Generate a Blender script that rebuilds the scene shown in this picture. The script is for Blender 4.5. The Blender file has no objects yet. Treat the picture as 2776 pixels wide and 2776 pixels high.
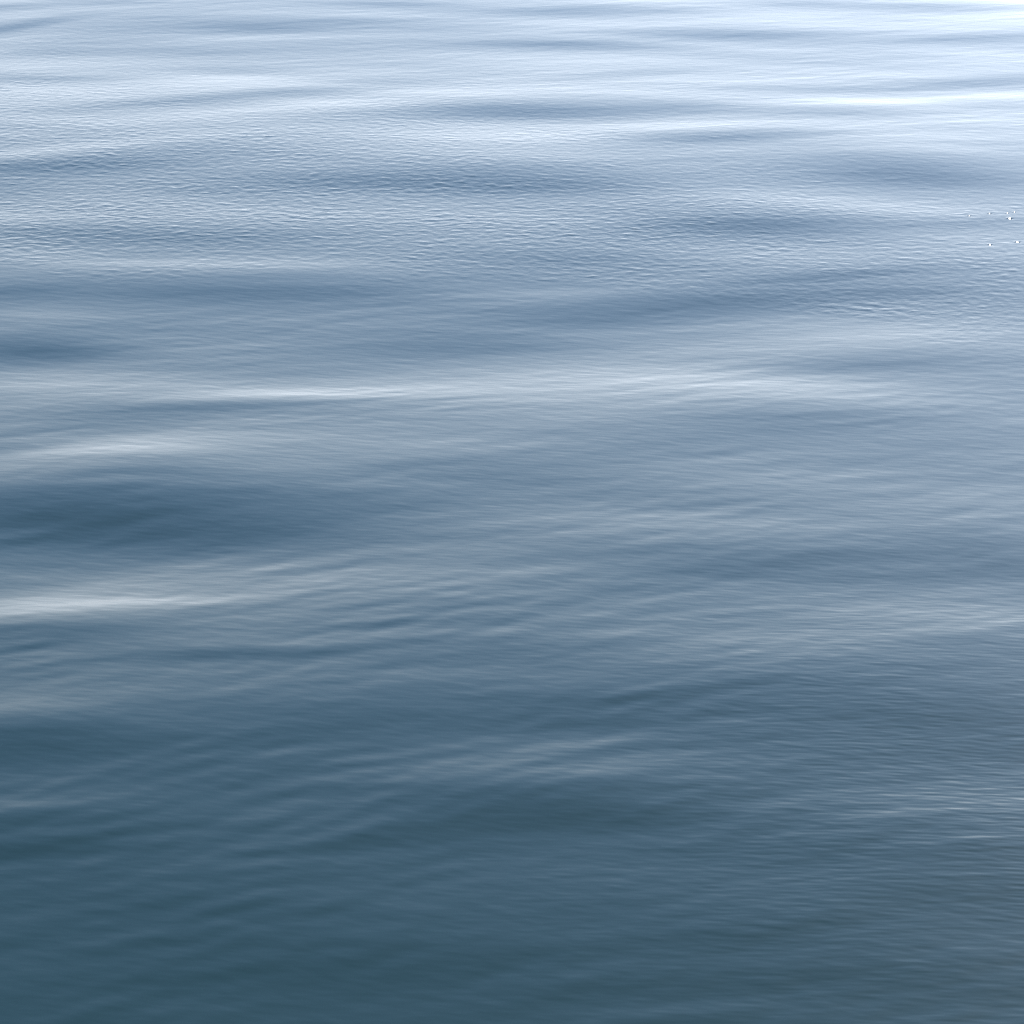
import bpy, math
import numpy as np

R = math.radians
scene = bpy.context.scene

# ------------------------------------------------------------------ camera
cam_data = bpy.data.cameras.new('camera')
cam_data.sensor_fit = 'HORIZONTAL'
cam_data.angle = R(26.0)
cam_data.clip_start = 0.1
cam_data.clip_end = 20000.0
cam = bpy.data.objects.new('camera', cam_data)
scene.collection.objects.link(cam)
cam.location = (0.0, 0.0, 5.0)                       # standing on a boat deck or low pier
cam.rotation_euler = (R(90.0 - 22.5), 0.0, 0.0)
scene.camera = cam

# ------------------------------------------------------------------ sky and sun
SUN_ELEV, SUN_AZ = 35.0, 44.0                        # azimuth clockwise from +Y (to the right)
world = bpy.data.worlds.new('World')
scene.world = world
world.use_nodes = True
wn, wl = world.node_tree.nodes, world.node_tree.links
wn.clear()
sky = wn.new('ShaderNodeTexSky')
sky.sky_type = 'NISHITA'
sky.sun_disc = False
sky.sun_elevation = R(SUN_ELEV)
sky.sun_rotation = R(SUN_AZ)
sky.altitude = 0.0
sky.air_density = 1.1
sky.dust_density = 0.55
sky.ozone_density = 3.6
bg = wn.new('ShaderNodeBackground')
bg.inputs['Strength'].default_value = 0.12
wo = wn.new('ShaderNodeOutputWorld')
# sea haze: towards the horizon the clear sky pales to a soft lavender white
lum = wn.new('ShaderNodeRGBToBW')
wl.new(sky.outputs['Color'], lum.inputs['Color'])
hz = wn.new('ShaderNodeVectorMath')
hz.operation = 'SCALE'
hz.inputs[0].default_value = (0.81, 0.866, 0.99)
wl.new(lum.outputs['Val'], hz.inputs['Scale'])
tc = wn.new('ShaderNodeTexCoord')
sep = wn.new('ShaderNodeSeparateXYZ')
wl.new(tc.outputs['Generated'], sep.inputs['Vector'])
thin = wn.new('ShaderNodeMapRange')
thin.interpolation_type = 'SMOOTHSTEP'
thin.inputs['From Min'].default_value = 0.05
thin.inputs['From Max'].default_value = 0.6
thin.inputs['To Min'].default_value = 0.9
thin.inputs['To Max'].default_value = 0.0
wl.new(sep.outputs['Z'], thin.inputs['Value'])
hmix = wn.new('ShaderNodeMix')
hmix.data_type = 'RGBA'
wl.new(thin.outputs['Result'], hmix.inputs[0])
wl.new(sky.outputs['Color'], hmix.inputs[6])
wl.new(hz.outputs[0], hmix.inputs[7])
wl.new(hmix.outputs[2], bg.inputs['Color'])
wl.new(bg.outputs['Background'], wo.inputs['Surface'])

sun_data = bpy.data.lights.new('sun', 'SUN')
sun_data.energy = 3.0
sun_data.angle = R(0.53)
sun_data.color = (1.0, 0.95, 0.88)
sun = bpy.data.objects.new('sun', sun_data)
scene.collection.objects.link(sun)
sun.rotation_euler = (R(90.0 - SUN_ELEV), 0.0, R(180.0 - SUN_AZ))
sun.location = (20, 25, 30)

scene.view_settings.view_transform = 'Standard'
scene.view_settings.look = 'None'
scene.view_settings.gamma = 1.0
scene.view_settings.use_curve_mapping = False
scene.view_settings.exposure = 1.97
scene.cycles.use_denoising = False
scene.cycles.max_bounces = 4

# ------------------------------------------------------------------ the water's shape
# Faces of the low swells, and broad tilts added for brightness, in metres: x, y, half length along the crest, half breadth,
# skew of the crest (dy/dx) and slope in degrees (positive leans towards -Y, the viewer).
SWELL_AND_TONE_FACES = [
    (1.46, 11.57, 2.42, 1.142, 0.07, -1.00),  # broad tilt added to lighten the water right of centre
    (-3.53, 28.87, 5.47, 2.030, 0.00, 2.19),  # broad tilt added to darken the far left
    (5.47, 27.63, 2.75, 1.745, 0.00, 1.49),  # broad tilt added to tone down the far-right glare
    (-0.21, 12.37, 5.50, 2.412, 0.08, -3.44),  # broad tilt added to brighten the middle distance
    (-6.22, 29.39, 1.03, 0.279, 0.12, 2.03),
    (-6.22, 28.03, 0.63, 0.255, 0.77, 2.46),
    (-3.23, 28.00, 0.90, 0.255, 0.00, 2.05),
    (-1.71, 29.43, 0.94, 0.233, -0.12, 2.04),
    (-1.92, 28.37, 0.82, 0.174, 0.00, 1.22),
    (-3.46, 26.62, 1.03, 0.270, 0.00, 1.64),
    (-5.54, 26.59, 0.85, 0.308, 0.00, 1.64),
    (-3.04, 27.45, 1.76, 0.245, 0.00, -0.71),
    (-3.34, 25.65, 0.91, 0.216, 0.00, 1.65),
    (-5.42, 25.04, 1.05, 0.276, 0.00, 2.07),
    (-3.09, 24.03, 1.71, 0.256, 0.40, 2.33),
    (-2.62, 23.35, 1.52, 0.243, 0.39, -0.72),
    (-0.37, 23.32, 1.29, 0.393, 0.14, 2.94),
    (-4.26, 21.56, 1.41, 0.228, 0.47, -1.54),
    (-4.28, 20.83, 1.23, 0.300, 0.22, 2.55),
    (-1.02, 20.43, 2.08, 0.413, 0.13, 2.74),
    (-4.60, 19.97, 0.59, 0.277, 0.00, 1.27),
    (-3.89, 18.49, 1.23, 0.259, 0.00, 1.90),
    (-3.81, 19.07, 1.26, 0.182, 0.00, -0.87),
    (-2.33, 18.40, 1.22, 0.239, 0.08, 1.55),
    (-2.24, 17.58, 1.64, 0.221, 0.00, -2.20),
    (-2.24, 16.82, 1.46, 0.233, 0.07, 2.21),
    (-3.93, 16.75, 0.50, 0.202, 0.00, 2.20),
    (-3.65, 16.19, 0.65, 0.136, 0.00, -1.35),
    (0.79, 28.99, 0.93, 0.272, 0.00, 2.45),
    (2.13, 28.99, 0.74, 0.226, 0.00, 1.22),
    (3.83, 29.47, 0.75, 0.187, 0.00, 2.04),
    (5.87, 29.19, 1.49, 0.321, 0.00, 2.86),
    (0.54, 26.96, 1.21, 0.277, -0.11, 3.31),
    (2.76, 27.45, 1.41, 0.368, -0.11, 2.88),
    (5.65, 27.17, 1.05, 0.241, 0.16, 2.05),
    (3.69, 26.10, 3.02, 0.745, 0.00, -0.12),
    (1.29, 25.25, 0.90, 0.210, 0.25, 1.24),
    (5.35, 24.74, 1.04, 0.304, 0.24, 2.91),
    (3.50, 24.37, 1.02, 0.230, 0.00, 2.08),
    (4.61, 23.89, 1.70, 0.221, 0.23, -0.90),
    (0.69, 23.19, 1.13, 0.389, 0.00, 2.52),
    (1.88, 23.38, 0.68, 0.304, 0.00, 1.50),
    (3.41, 23.12, 1.13, 0.357, 0.00, 2.09),
    (5.04, 23.48, 0.76, 0.276, 0.00, 1.83),
    (1.54, 22.56, 1.47, 0.285, 0.00, -0.91),
    (2.04, 22.00, 1.00, 0.245, 0.13, 2.96),
    (4.49, 22.34, 0.80, 0.196, 0.00, 1.00),
    (4.00, 21.93, 0.93, 0.135, 0.00, -0.91),
    (3.76, 20.52, 0.94, 0.458, -0.13, 3.42),
    (0.22, 20.15, 1.06, 0.282, 0.00, 2.57),
    (2.32, 19.67, 1.62, 0.309, -0.21, -1.31),
    (2.09, 18.79, 0.93, 0.249, 0.00, 3.04),
    (3.99, 18.84, 0.93, 0.214, 0.11, 1.28),
    (2.15, 18.07, 1.80, 0.298, 0.00, -1.32),
    (0.41, 17.85, 0.95, 0.292, 0.00, 1.74),
    (2.54, 17.27, 0.98, 0.137, 0.17, 2.64),
    (1.89, 16.75, 1.40, 0.231, 0.17, 2.48),
    (3.24, 16.85, 0.56, 0.117, 0.00, 1.31),
    (0.75, 16.33, 1.06, 0.249, 0.20, 2.17),
    (0.56, 16.94, 1.13, 0.147, 0.11, -1.07),
    (2.89, 15.79, 1.45, 0.485, -0.07, -2.58),
    (-3.48, 15.35, 0.62, 0.256, 0.00, 4.70),
    (-0.45, 15.54, 0.98, 0.262, 0.10, 2.42),
    (2.45, 15.01, 0.87, 0.219, 0.06, 2.89),
    (0.98, 14.77, 1.45, 0.612, 0.15, -2.71),
    (1.94, 14.41, 1.26, 0.517, 0.09, -1.66),
    (-1.33, 14.43, 1.09, 0.224, 0.09, -3.45),
    (-3.19, 14.64, 0.93, 0.318, 0.00, -1.24),
    (-1.84, 14.08, 1.07, 0.110, 0.15, 2.84),
    (1.68, 13.67, 0.76, 0.326, 0.09, 1.36),
    (-2.66, 13.67, 0.84, 0.291, 0.31, 1.35),
    (-2.66, 13.08, 0.81, 0.247, 0.29, -3.20),
    (-2.53, 12.00, 1.18, 0.446, 0.05, 6.93),
    (-1.37, 11.80, 0.77, 0.271, 0.05, 3.05),
    (0.11, 12.90, 1.71, 0.421, 0.33, 1.62),
    (-2.42, 10.71, 0.75, 0.249, 0.12, -4.89),
    (-2.47, 10.28, 0.53, 0.143, 0.12, 3.94),
    (1.58, 11.31, 1.09, 0.302, 0.24, 2.72),
    (2.27, 11.92, 0.89, 0.372, 0.30, -1.06),
    (2.25, 10.45, 1.14, 0.418, 0.22, -4.51),
    (0.50, 10.29, 0.69, 0.194, 0.11, -1.33),
    (2.74, 11.34, 0.37, 0.236, 0.12, 2.19),
    (-1.98, 9.63, 0.59, 0.087, 0.11, -1.94),
    (-2.29, 9.37, 0.49, 0.116, 0.11, -2.44),
    (-2.24, 9.01, 0.62, 0.196, 0.10, 6.85),
    (-0.90, 9.11, 0.85, 0.223, 0.21, 3.17),
    (0.46, 9.29, 0.75, 0.170, 0.21, 2.53),
    (-0.04, 8.73, 0.82, 0.251, 0.26, -1.79),
    (0.26, 8.38, 0.61, 0.174, -0.04, 4.48),
    (-0.42, 8.18, 0.55, 0.177, 0.19, 3.20),
    (1.99, 8.46, 0.80, 0.292, 0.10, -4.09),
    (-0.79, 8.28, 0.39, 0.136, 0.19, -1.11),
    (-2.05, 8.20, 0.57, 0.188, 0.10, 3.42),
    (-1.44, 7.74, 0.60, 0.183, 0.19, -1.17),
    (0.75, 9.84, 0.76, 0.234, 0.17, -1.17),
    (-1.45, 9.99, 0.46, 0.068, 0.04, 3.35),
    (1.71, 7.78, 0.63, 0.182, 0.04, 1.92),
    (-0.55, 7.22, 0.71, 0.162, 0.14, 2.16),
    (1.09, 7.19, 0.71, 0.161, 0.00, 1.78),
    (-0.76, 10.85, 0.85, 0.233, 0.19, -0.93),
    (-0.20, 11.72, 0.91, 0.217, 0.20, -0.72),
]
# shore-side and far edge of the wind-ruffled patch, in metres (x, y)
RUFFLE_NEAR = [(-4.06, 16.97), (-2.40, 17.12), (-0.28, 16.94), (1.36, 16.40), (2.49, 15.70), (3.68, 15.16)]
RUFFLE_FAR = [(-6.24, 27.21), (-2.75, 24.65), (-0.39, 24.95), (1.33, 23.67), (2.83, 21.91), (4.77, 20.27)]

SPARKLE_FACETS = [(4.385, 19.147, 0.009), (4.366, 18.965, 0.013), (4.226, 19.147, 0.010), (4.034, 19.074, 0.009), (4.454, 19.184, 0.008), (4.028, 18.133, 0.010), (4.274, 18.200, 0.013)]

def smooth(a, b, t):
    t = np.clip((t - a) / (b - a), 0.0, 1.0)
    return t * t * (3.0 - 2.0 * t)

def wave_train(x, y, n, lam0, lam1, heading, spread, slope, seed, sel):
    """Sum of n sine waves; slope is the rms slope of the whole train."""
    g = np.random.default_rng(seed)
    h = np.zeros_like(x)
    for i in range(n):
        lam = lam0 * (lam1 / lam0) ** g.random()
        th = math.radians(heading + spread * g.normal())
        k = 2 * math.pi / lam
        a = slope * math.sqrt(2.0 / n) / k
        ph = g.random() * 2 * math.pi
        w = np.sin(k * (x * math.sin(th) + y * math.cos(th)) + ph)
        c, s = math.cos(th), math.sin(th)
        spacing = np.maximum(SPR[sel] * np.abs(CA[sel] * c + SA[sel] * s),
                             SPA[sel] * np.abs(CA[sel] * s - SA[sel] * c))
        w *= 1.0 - smooth(0.18 * lam, 0.45 * lam, spacing)   # leave out what the mesh cannot carry
        h += a * w
    return h

def soft_noise(x, y, lx, ly, seed, n=14):
    """Smooth patchy field in about 0..1."""
    g = np.random.default_rng(seed)
    s = np.zeros_like(x)
    for i in range(n):
        s += np.sin(x / lx * g.normal() * 2.2 + y / ly * g.normal() * 2.2 + g.random() * 6.283)
    return 0.5 + 0.5 * np.tanh(s / math.sqrt(n) * 1.3)

FACET_R = (min(math.hypot(f[0], f[1]) for f in SPARKLE_FACETS) - 0.08, max(math.hypot(f[0], f[1]) for f in SPARKLE_FACETS) + 0.08)
FACET_A = (min(math.degrees(math.atan2(f[0], f[1])) for f in SPARKLE_FACETS) - 0.15, max(math.degrees(math.atan2(f[0], f[1])) for f in SPARKLE_FACETS) + 0.15)
# polar tessellation: fine ahead, coarse around, out to the horizon
dep = np.radians(np.concatenate([np.linspace(84, 44, 40, endpoint=False),
                                 np.linspace(44, 20, 370, endpoint=False)]))
rad = 5.0 / np.tan(dep)
rad = np.concatenate([rad, np.arange(5.0 / math.tan(R(20.0)), 25.5, 0.0158),
                      np.arange(25.5, 32.0, 0.04)])
rad = np.sort(np.concatenate([rad, np.arange(FACET_R[0], FACET_R[1], 0.0075) + 0.0021]))
rad = np.concatenate([[0.02], rad, np.geomspace(rad[-1] * 1.002, 9000.0, 180)])
ang = np.radians(np.concatenate([np.linspace(-180, -42, 25, endpoint=False),
                                 -17.0 - 25.0 * np.linspace(1, 0, 90, endpoint=False) ** 1.4,
                                 np.linspace(-17, FACET_A[0], 470, endpoint=False),
                                 np.linspace(FACET_A[0], FACET_A[1], 130, endpoint=False),
                                 np.linspace(FACET_A[1], 17, 70, endpoint=False),
                                 17.0 + 25.0 * np.linspace(0, 1, 90, endpoint=False) ** 1.4,
                                 np.linspace(42, 180, 25, endpoint=False)]))
nr, na = len(rad), len(ang)
RR, AA = np.meshgrid(rad, ang, indexing='ij')
X = (RR * np.sin(AA)).ravel()
Y = (RR * np.cos(AA)).ravel()
dr = np.gradient(rad)
da = np.gradient(ang)
SPR = np.repeat(dr, na)                              # mesh spacing outwards
SPA = (RR * da[None, :]).ravel()                     # and sideways
CA, SA = np.cos(AA).ravel(), np.sin(AA).ravel()
ALL = slice(None)

Z = np.zeros_like(X)
for cx, cy, L, w, k, s in SWELL_AND_TONE_FACES:
    sel = np.nonzero((np.abs(X - cx) < 2.6 * L) & (np.abs(Y - cy) < 9 * w + abs(k) * 2.6 * L))[0]
    u = (X[sel] - cx) / L
    v = (Y[sel] - cy - k * (X[sel] - cx)) / w
    Z[sel] += math.tan(R(s)) * w * np.tanh(v) * np.exp(-(v / 3.6) ** 2) * np.exp(-u * u)

ry = np.interp(X, [p[0] for p in RUFFLE_NEAR], [p[1] for p in RUFFLE_NEAR])
rf = np.interp(X, [p[0] for p in RUFFLE_FAR], [p[1] for p in RUFFLE_FAR])
edge = 0.8 * (soft_noise(X, Y, 0.9, 0.5, 5) - 0.5)
ruffle = smooth(-0.5, 1.4, Y - ry + edge) * (1.0 - 0.8 * smooth(-5.0, 1.5, Y - rf + 2 * edge))
ruffle *= 1.0 - smooth(1.0, 4.0, Y - rf)
ruffle *= 0.75 + 0.4 * soft_noise(X, Y, 1.6, 0.8, 9) - 0.25 * smooth(-1.5, 3.5, X)
far_patch = smooth(0.5, 0.85, soft_noise(X, Y, 30.0, 12.0, 12)) * smooth(32.0, 45.0, RR.ravel())
ruffle = np.maximum(ruffle, 0.8 * far_patch)

calm = 1.0 - np.clip(ruffle, 0, 1)
fine = np.exp(-(((X - 2.6) / 1.7) ** 2 + ((Y - 8.2) / 2.2) ** 2)) * (0.7 + 0.5 * soft_noise(X, Y, .7, .5, 3))
fine += 0.12

# long low undulation everywhere, stronger beyond the surveyed stretch
near = 1.0 - 0.62 * smooth(10.5, 15.5, RR.ravel())
Z += near * wave_train(X, Y, 26, 0.7, 2.6, 8.0, 16.0, math.tan(R(0.55)), 1, ALL)
Z += wave_train(X, Y, 18, 3.0, 9.0, 0.0, 25.0, math.tan(R(0.5)), 2, ALL)
outside = smooth(0.0, 3.0, np.maximum(Y - 31.0, np.maximum(np.abs(X) - 0.25 * Y - 0.4, 5.5 - Y)))
Z += outside * wave_train(X, Y, 30, 0.5, 2.2, 4.0, 14.0, math.tan(R(2.2)), 4, ALL)
# silky ripples running obliquely through the calm water
env = 0.35 + 0.9 * soft_noise(X, Y, 1.1, 0.6, 21)
close = 1.0 + 0.45 * (1.0 - smooth(8.0, 12.0, RR.ravel()))
Z += near * close * env * (0.35 + 0.65 * calm) * wave_train(X, Y, 70, 0.10, 0.34, -18.0, 14.0, math.tan(R(1.05)), 6, ALL)
Z += near * (0.35 + 0.65 * calm) * wave_train(X, Y, 40, 0.3, 0.8, -12.0, 14.0, math.tan(R(0.5)), 7, ALL)

# short steep wind wavelets in the ruffled patch, sharper at the crest than in the trough
sel = np.nonzero((ruffle > 0.01) & (SPR < 0.06) & (SPA < 0.15))[0]
hw = wave_train(X[sel], Y[sel], 140, 0.05, 0.19, 6.0, 42.0, 1.0, 11, sel)
hw /= hw.std()
crest = hw + 0.16 * (hw * hw - 1.0)
gust = 0.8 + 0.5 * soft_noise(X[sel], Y[sel], 0.45, 0.35, 31, 24) ** 2
Z[sel] += 0.00062 * ruffle[sel] * gust * crest

# a few steep little facets that catch the sun
se, sa = R(SUN_ELEV), R(SUN_AZ)
for cx, cy, size in SPARKLE_FACETS:
    # facet slope at which the sun's image is seen from the boat
    v = np.array([-cx, -cy, 5.0]) / math.sqrt(cx * cx + cy * cy + 25.0)
    hv = v + np.array([math.sin(sa) * math.cos(se), math.cos(sa) * math.cos(se), math.sin(se)])
    dx, dy = X - cx, Y - cy
    sel = np.nonzero(dx * dx + dy * dy < 0.02)[0]
    dx, dy = dx[sel], dy[sel]
    tilt = -(hv[0] * dx + hv[1] * dy) / hv[2]
    Z[sel] += 1.25 * tilt * np.exp(-(dx * dx + dy * dy) / (2 * size ** 2))

me = bpy.data.meshes.new('water')
nv = nr * na
me.vertices.add(nv)
me.vertices.foreach_set('co', np.stack([X, Y, Z], 1).astype(np.float32).ravel())
i = np.arange(nr - 1)[:, None]
j = np.arange(na)[None, :]
j2 = (j + 1) % na
quads = np.stack([i * na + j, i * na + j2, (i + 1) * na + j2, (i + 1) * na + j], -1).reshape(-1, 4)
nf = len(quads)
me.loops.add(nf * 4)
me.loops.foreach_set('vertex_index', quads.astype(np.int32).ravel())
me.polygons.add(nf)
me.polygons.foreach_set('loop_start', np.arange(0, nf * 4, 4, dtype=np.int32))
me.polygons.foreach_set('use_smooth', np.ones(nf, dtype=bool))
for name, arr in (('ruffle', ruffle), ('fine', fine)):
    at = me.attributes.new(name, 'FLOAT', 'POINT')
    at.data.foreach_set('value', np.clip(arr, 0, 2).astype(np.float32))
me.update(calc_edges=True)

# ------------------------------------------------------------------ water material
m = bpy.data.materials.new('sea_water')
m.use_nodes = True
N, Lk = m.node_tree.nodes, m.node_tree.links
N.clear()
out = N.new('ShaderNodeOutputMaterial')
pb = N.new('ShaderNodeBsdfPrincipled')
pb.inputs['Base Color'].default_value = (0.0040, 0.0145, 0.0130, 1)
pb.inputs['Roughness'].default_value = 0.13
pb.inputs['IOR'].default_value = 1.333
Lk.new(pb.outputs['BSDF'], out.inputs['Surface'])
geo = N.new('ShaderNodeNewGeometry')

def relief(scale_xy, rot, detail, seed):
    """Noise stretched along the crests; returns a height in about -0.5..0.5."""
    mp = N.new('ShaderNodeMapping')
    mp.vector_type = 'POINT'
    mp.inputs['Rotation'].default_value = (0, 0, R(rot))
    Lk.new(geo.outputs['Position'], mp.inputs['Vector'])
    sc = N.new('ShaderNodeVectorMath')
    sc.operation = 'MULTIPLY'
    sc.inputs[1].default_value = (scale_xy[0], scale_xy[1], 0.0)
    Lk.new(mp.outputs['Vector'], sc.inputs[0])
    nz = N.new('ShaderNodeTexNoise')
    nz.noise_dimensions = '3D'
    ad = N.new('ShaderNodeVectorMath')
    ad.operation = 'ADD'
    ad.inputs[1].default_value = (seed * 3.7, seed * 1.9, seed * 7.3)
    Lk.new(sc.outputs[0], ad.inputs[0])
    Lk.new(ad.outputs[0], nz.inputs['Vector'])
    nz.inputs['Scale'].default_value = 1.0
    nz.inputs['Detail'].default_value = detail
    nz.inputs['Roughness'].default_value = 0.45
    return nz.outputs['Fac']

def mul(a, b):
    n = N.new('ShaderNodeMath')
    n.operation = 'MULTIPLY'
    Lk.new(a, n.inputs[0])
    if isinstance(b, (int, float)):
        n.inputs[1].default_value = b
    else:
        Lk.new(b, n.inputs[1])
    return n.outputs[0]

def add(a, b):
    n = N.new('ShaderNodeMath')
    n.operation = 'ADD'
    Lk.new(a, n.inputs[0])
    Lk.new(b, n.inputs[1])
    return n.outputs[0]

def attr(name):
    a = N.new('ShaderNodeAttribute')
    a.attribute_name = name
    return a.outputs['Fac']

chop = add(mul(relief((14.0, 20.0), 20, 2.0, 1), 0.0030), mul(relief((26.0, 32.0), -15, 1.0, 2), 0.0018))
chop = mul(chop, attr('ruffle'))
rip = add(mul(relief((5.5, 27.0), -2, 1.0, 3), 0.0028), mul(relief((8.0, 36.0), 6, 0.5, 4), 0.0018))
rip = mul(rip, attr('fine'))
silk = mul(relief((5.0, 14.0), 14, 1.5, 5), 0.0018)
bump = N.new('ShaderNodeBump')
bump.inputs['Strength'].default_value = 1.0
bump.inputs['Distance'].default_value = 1.0
Lk.new(add(add(chop, rip), silk), bump.inputs['Height'])
Lk.new(bump.outputs['Normal'], pb.inputs['Normal'])

me.materials.append(m)
water = bpy.data.objects.new('water', me)
scene.collection.objects.link(water)
water['kind'] = 'structure'
water['label'] = 'calm blue-grey sea surface with low silky swells and a wind-ruffled patch'
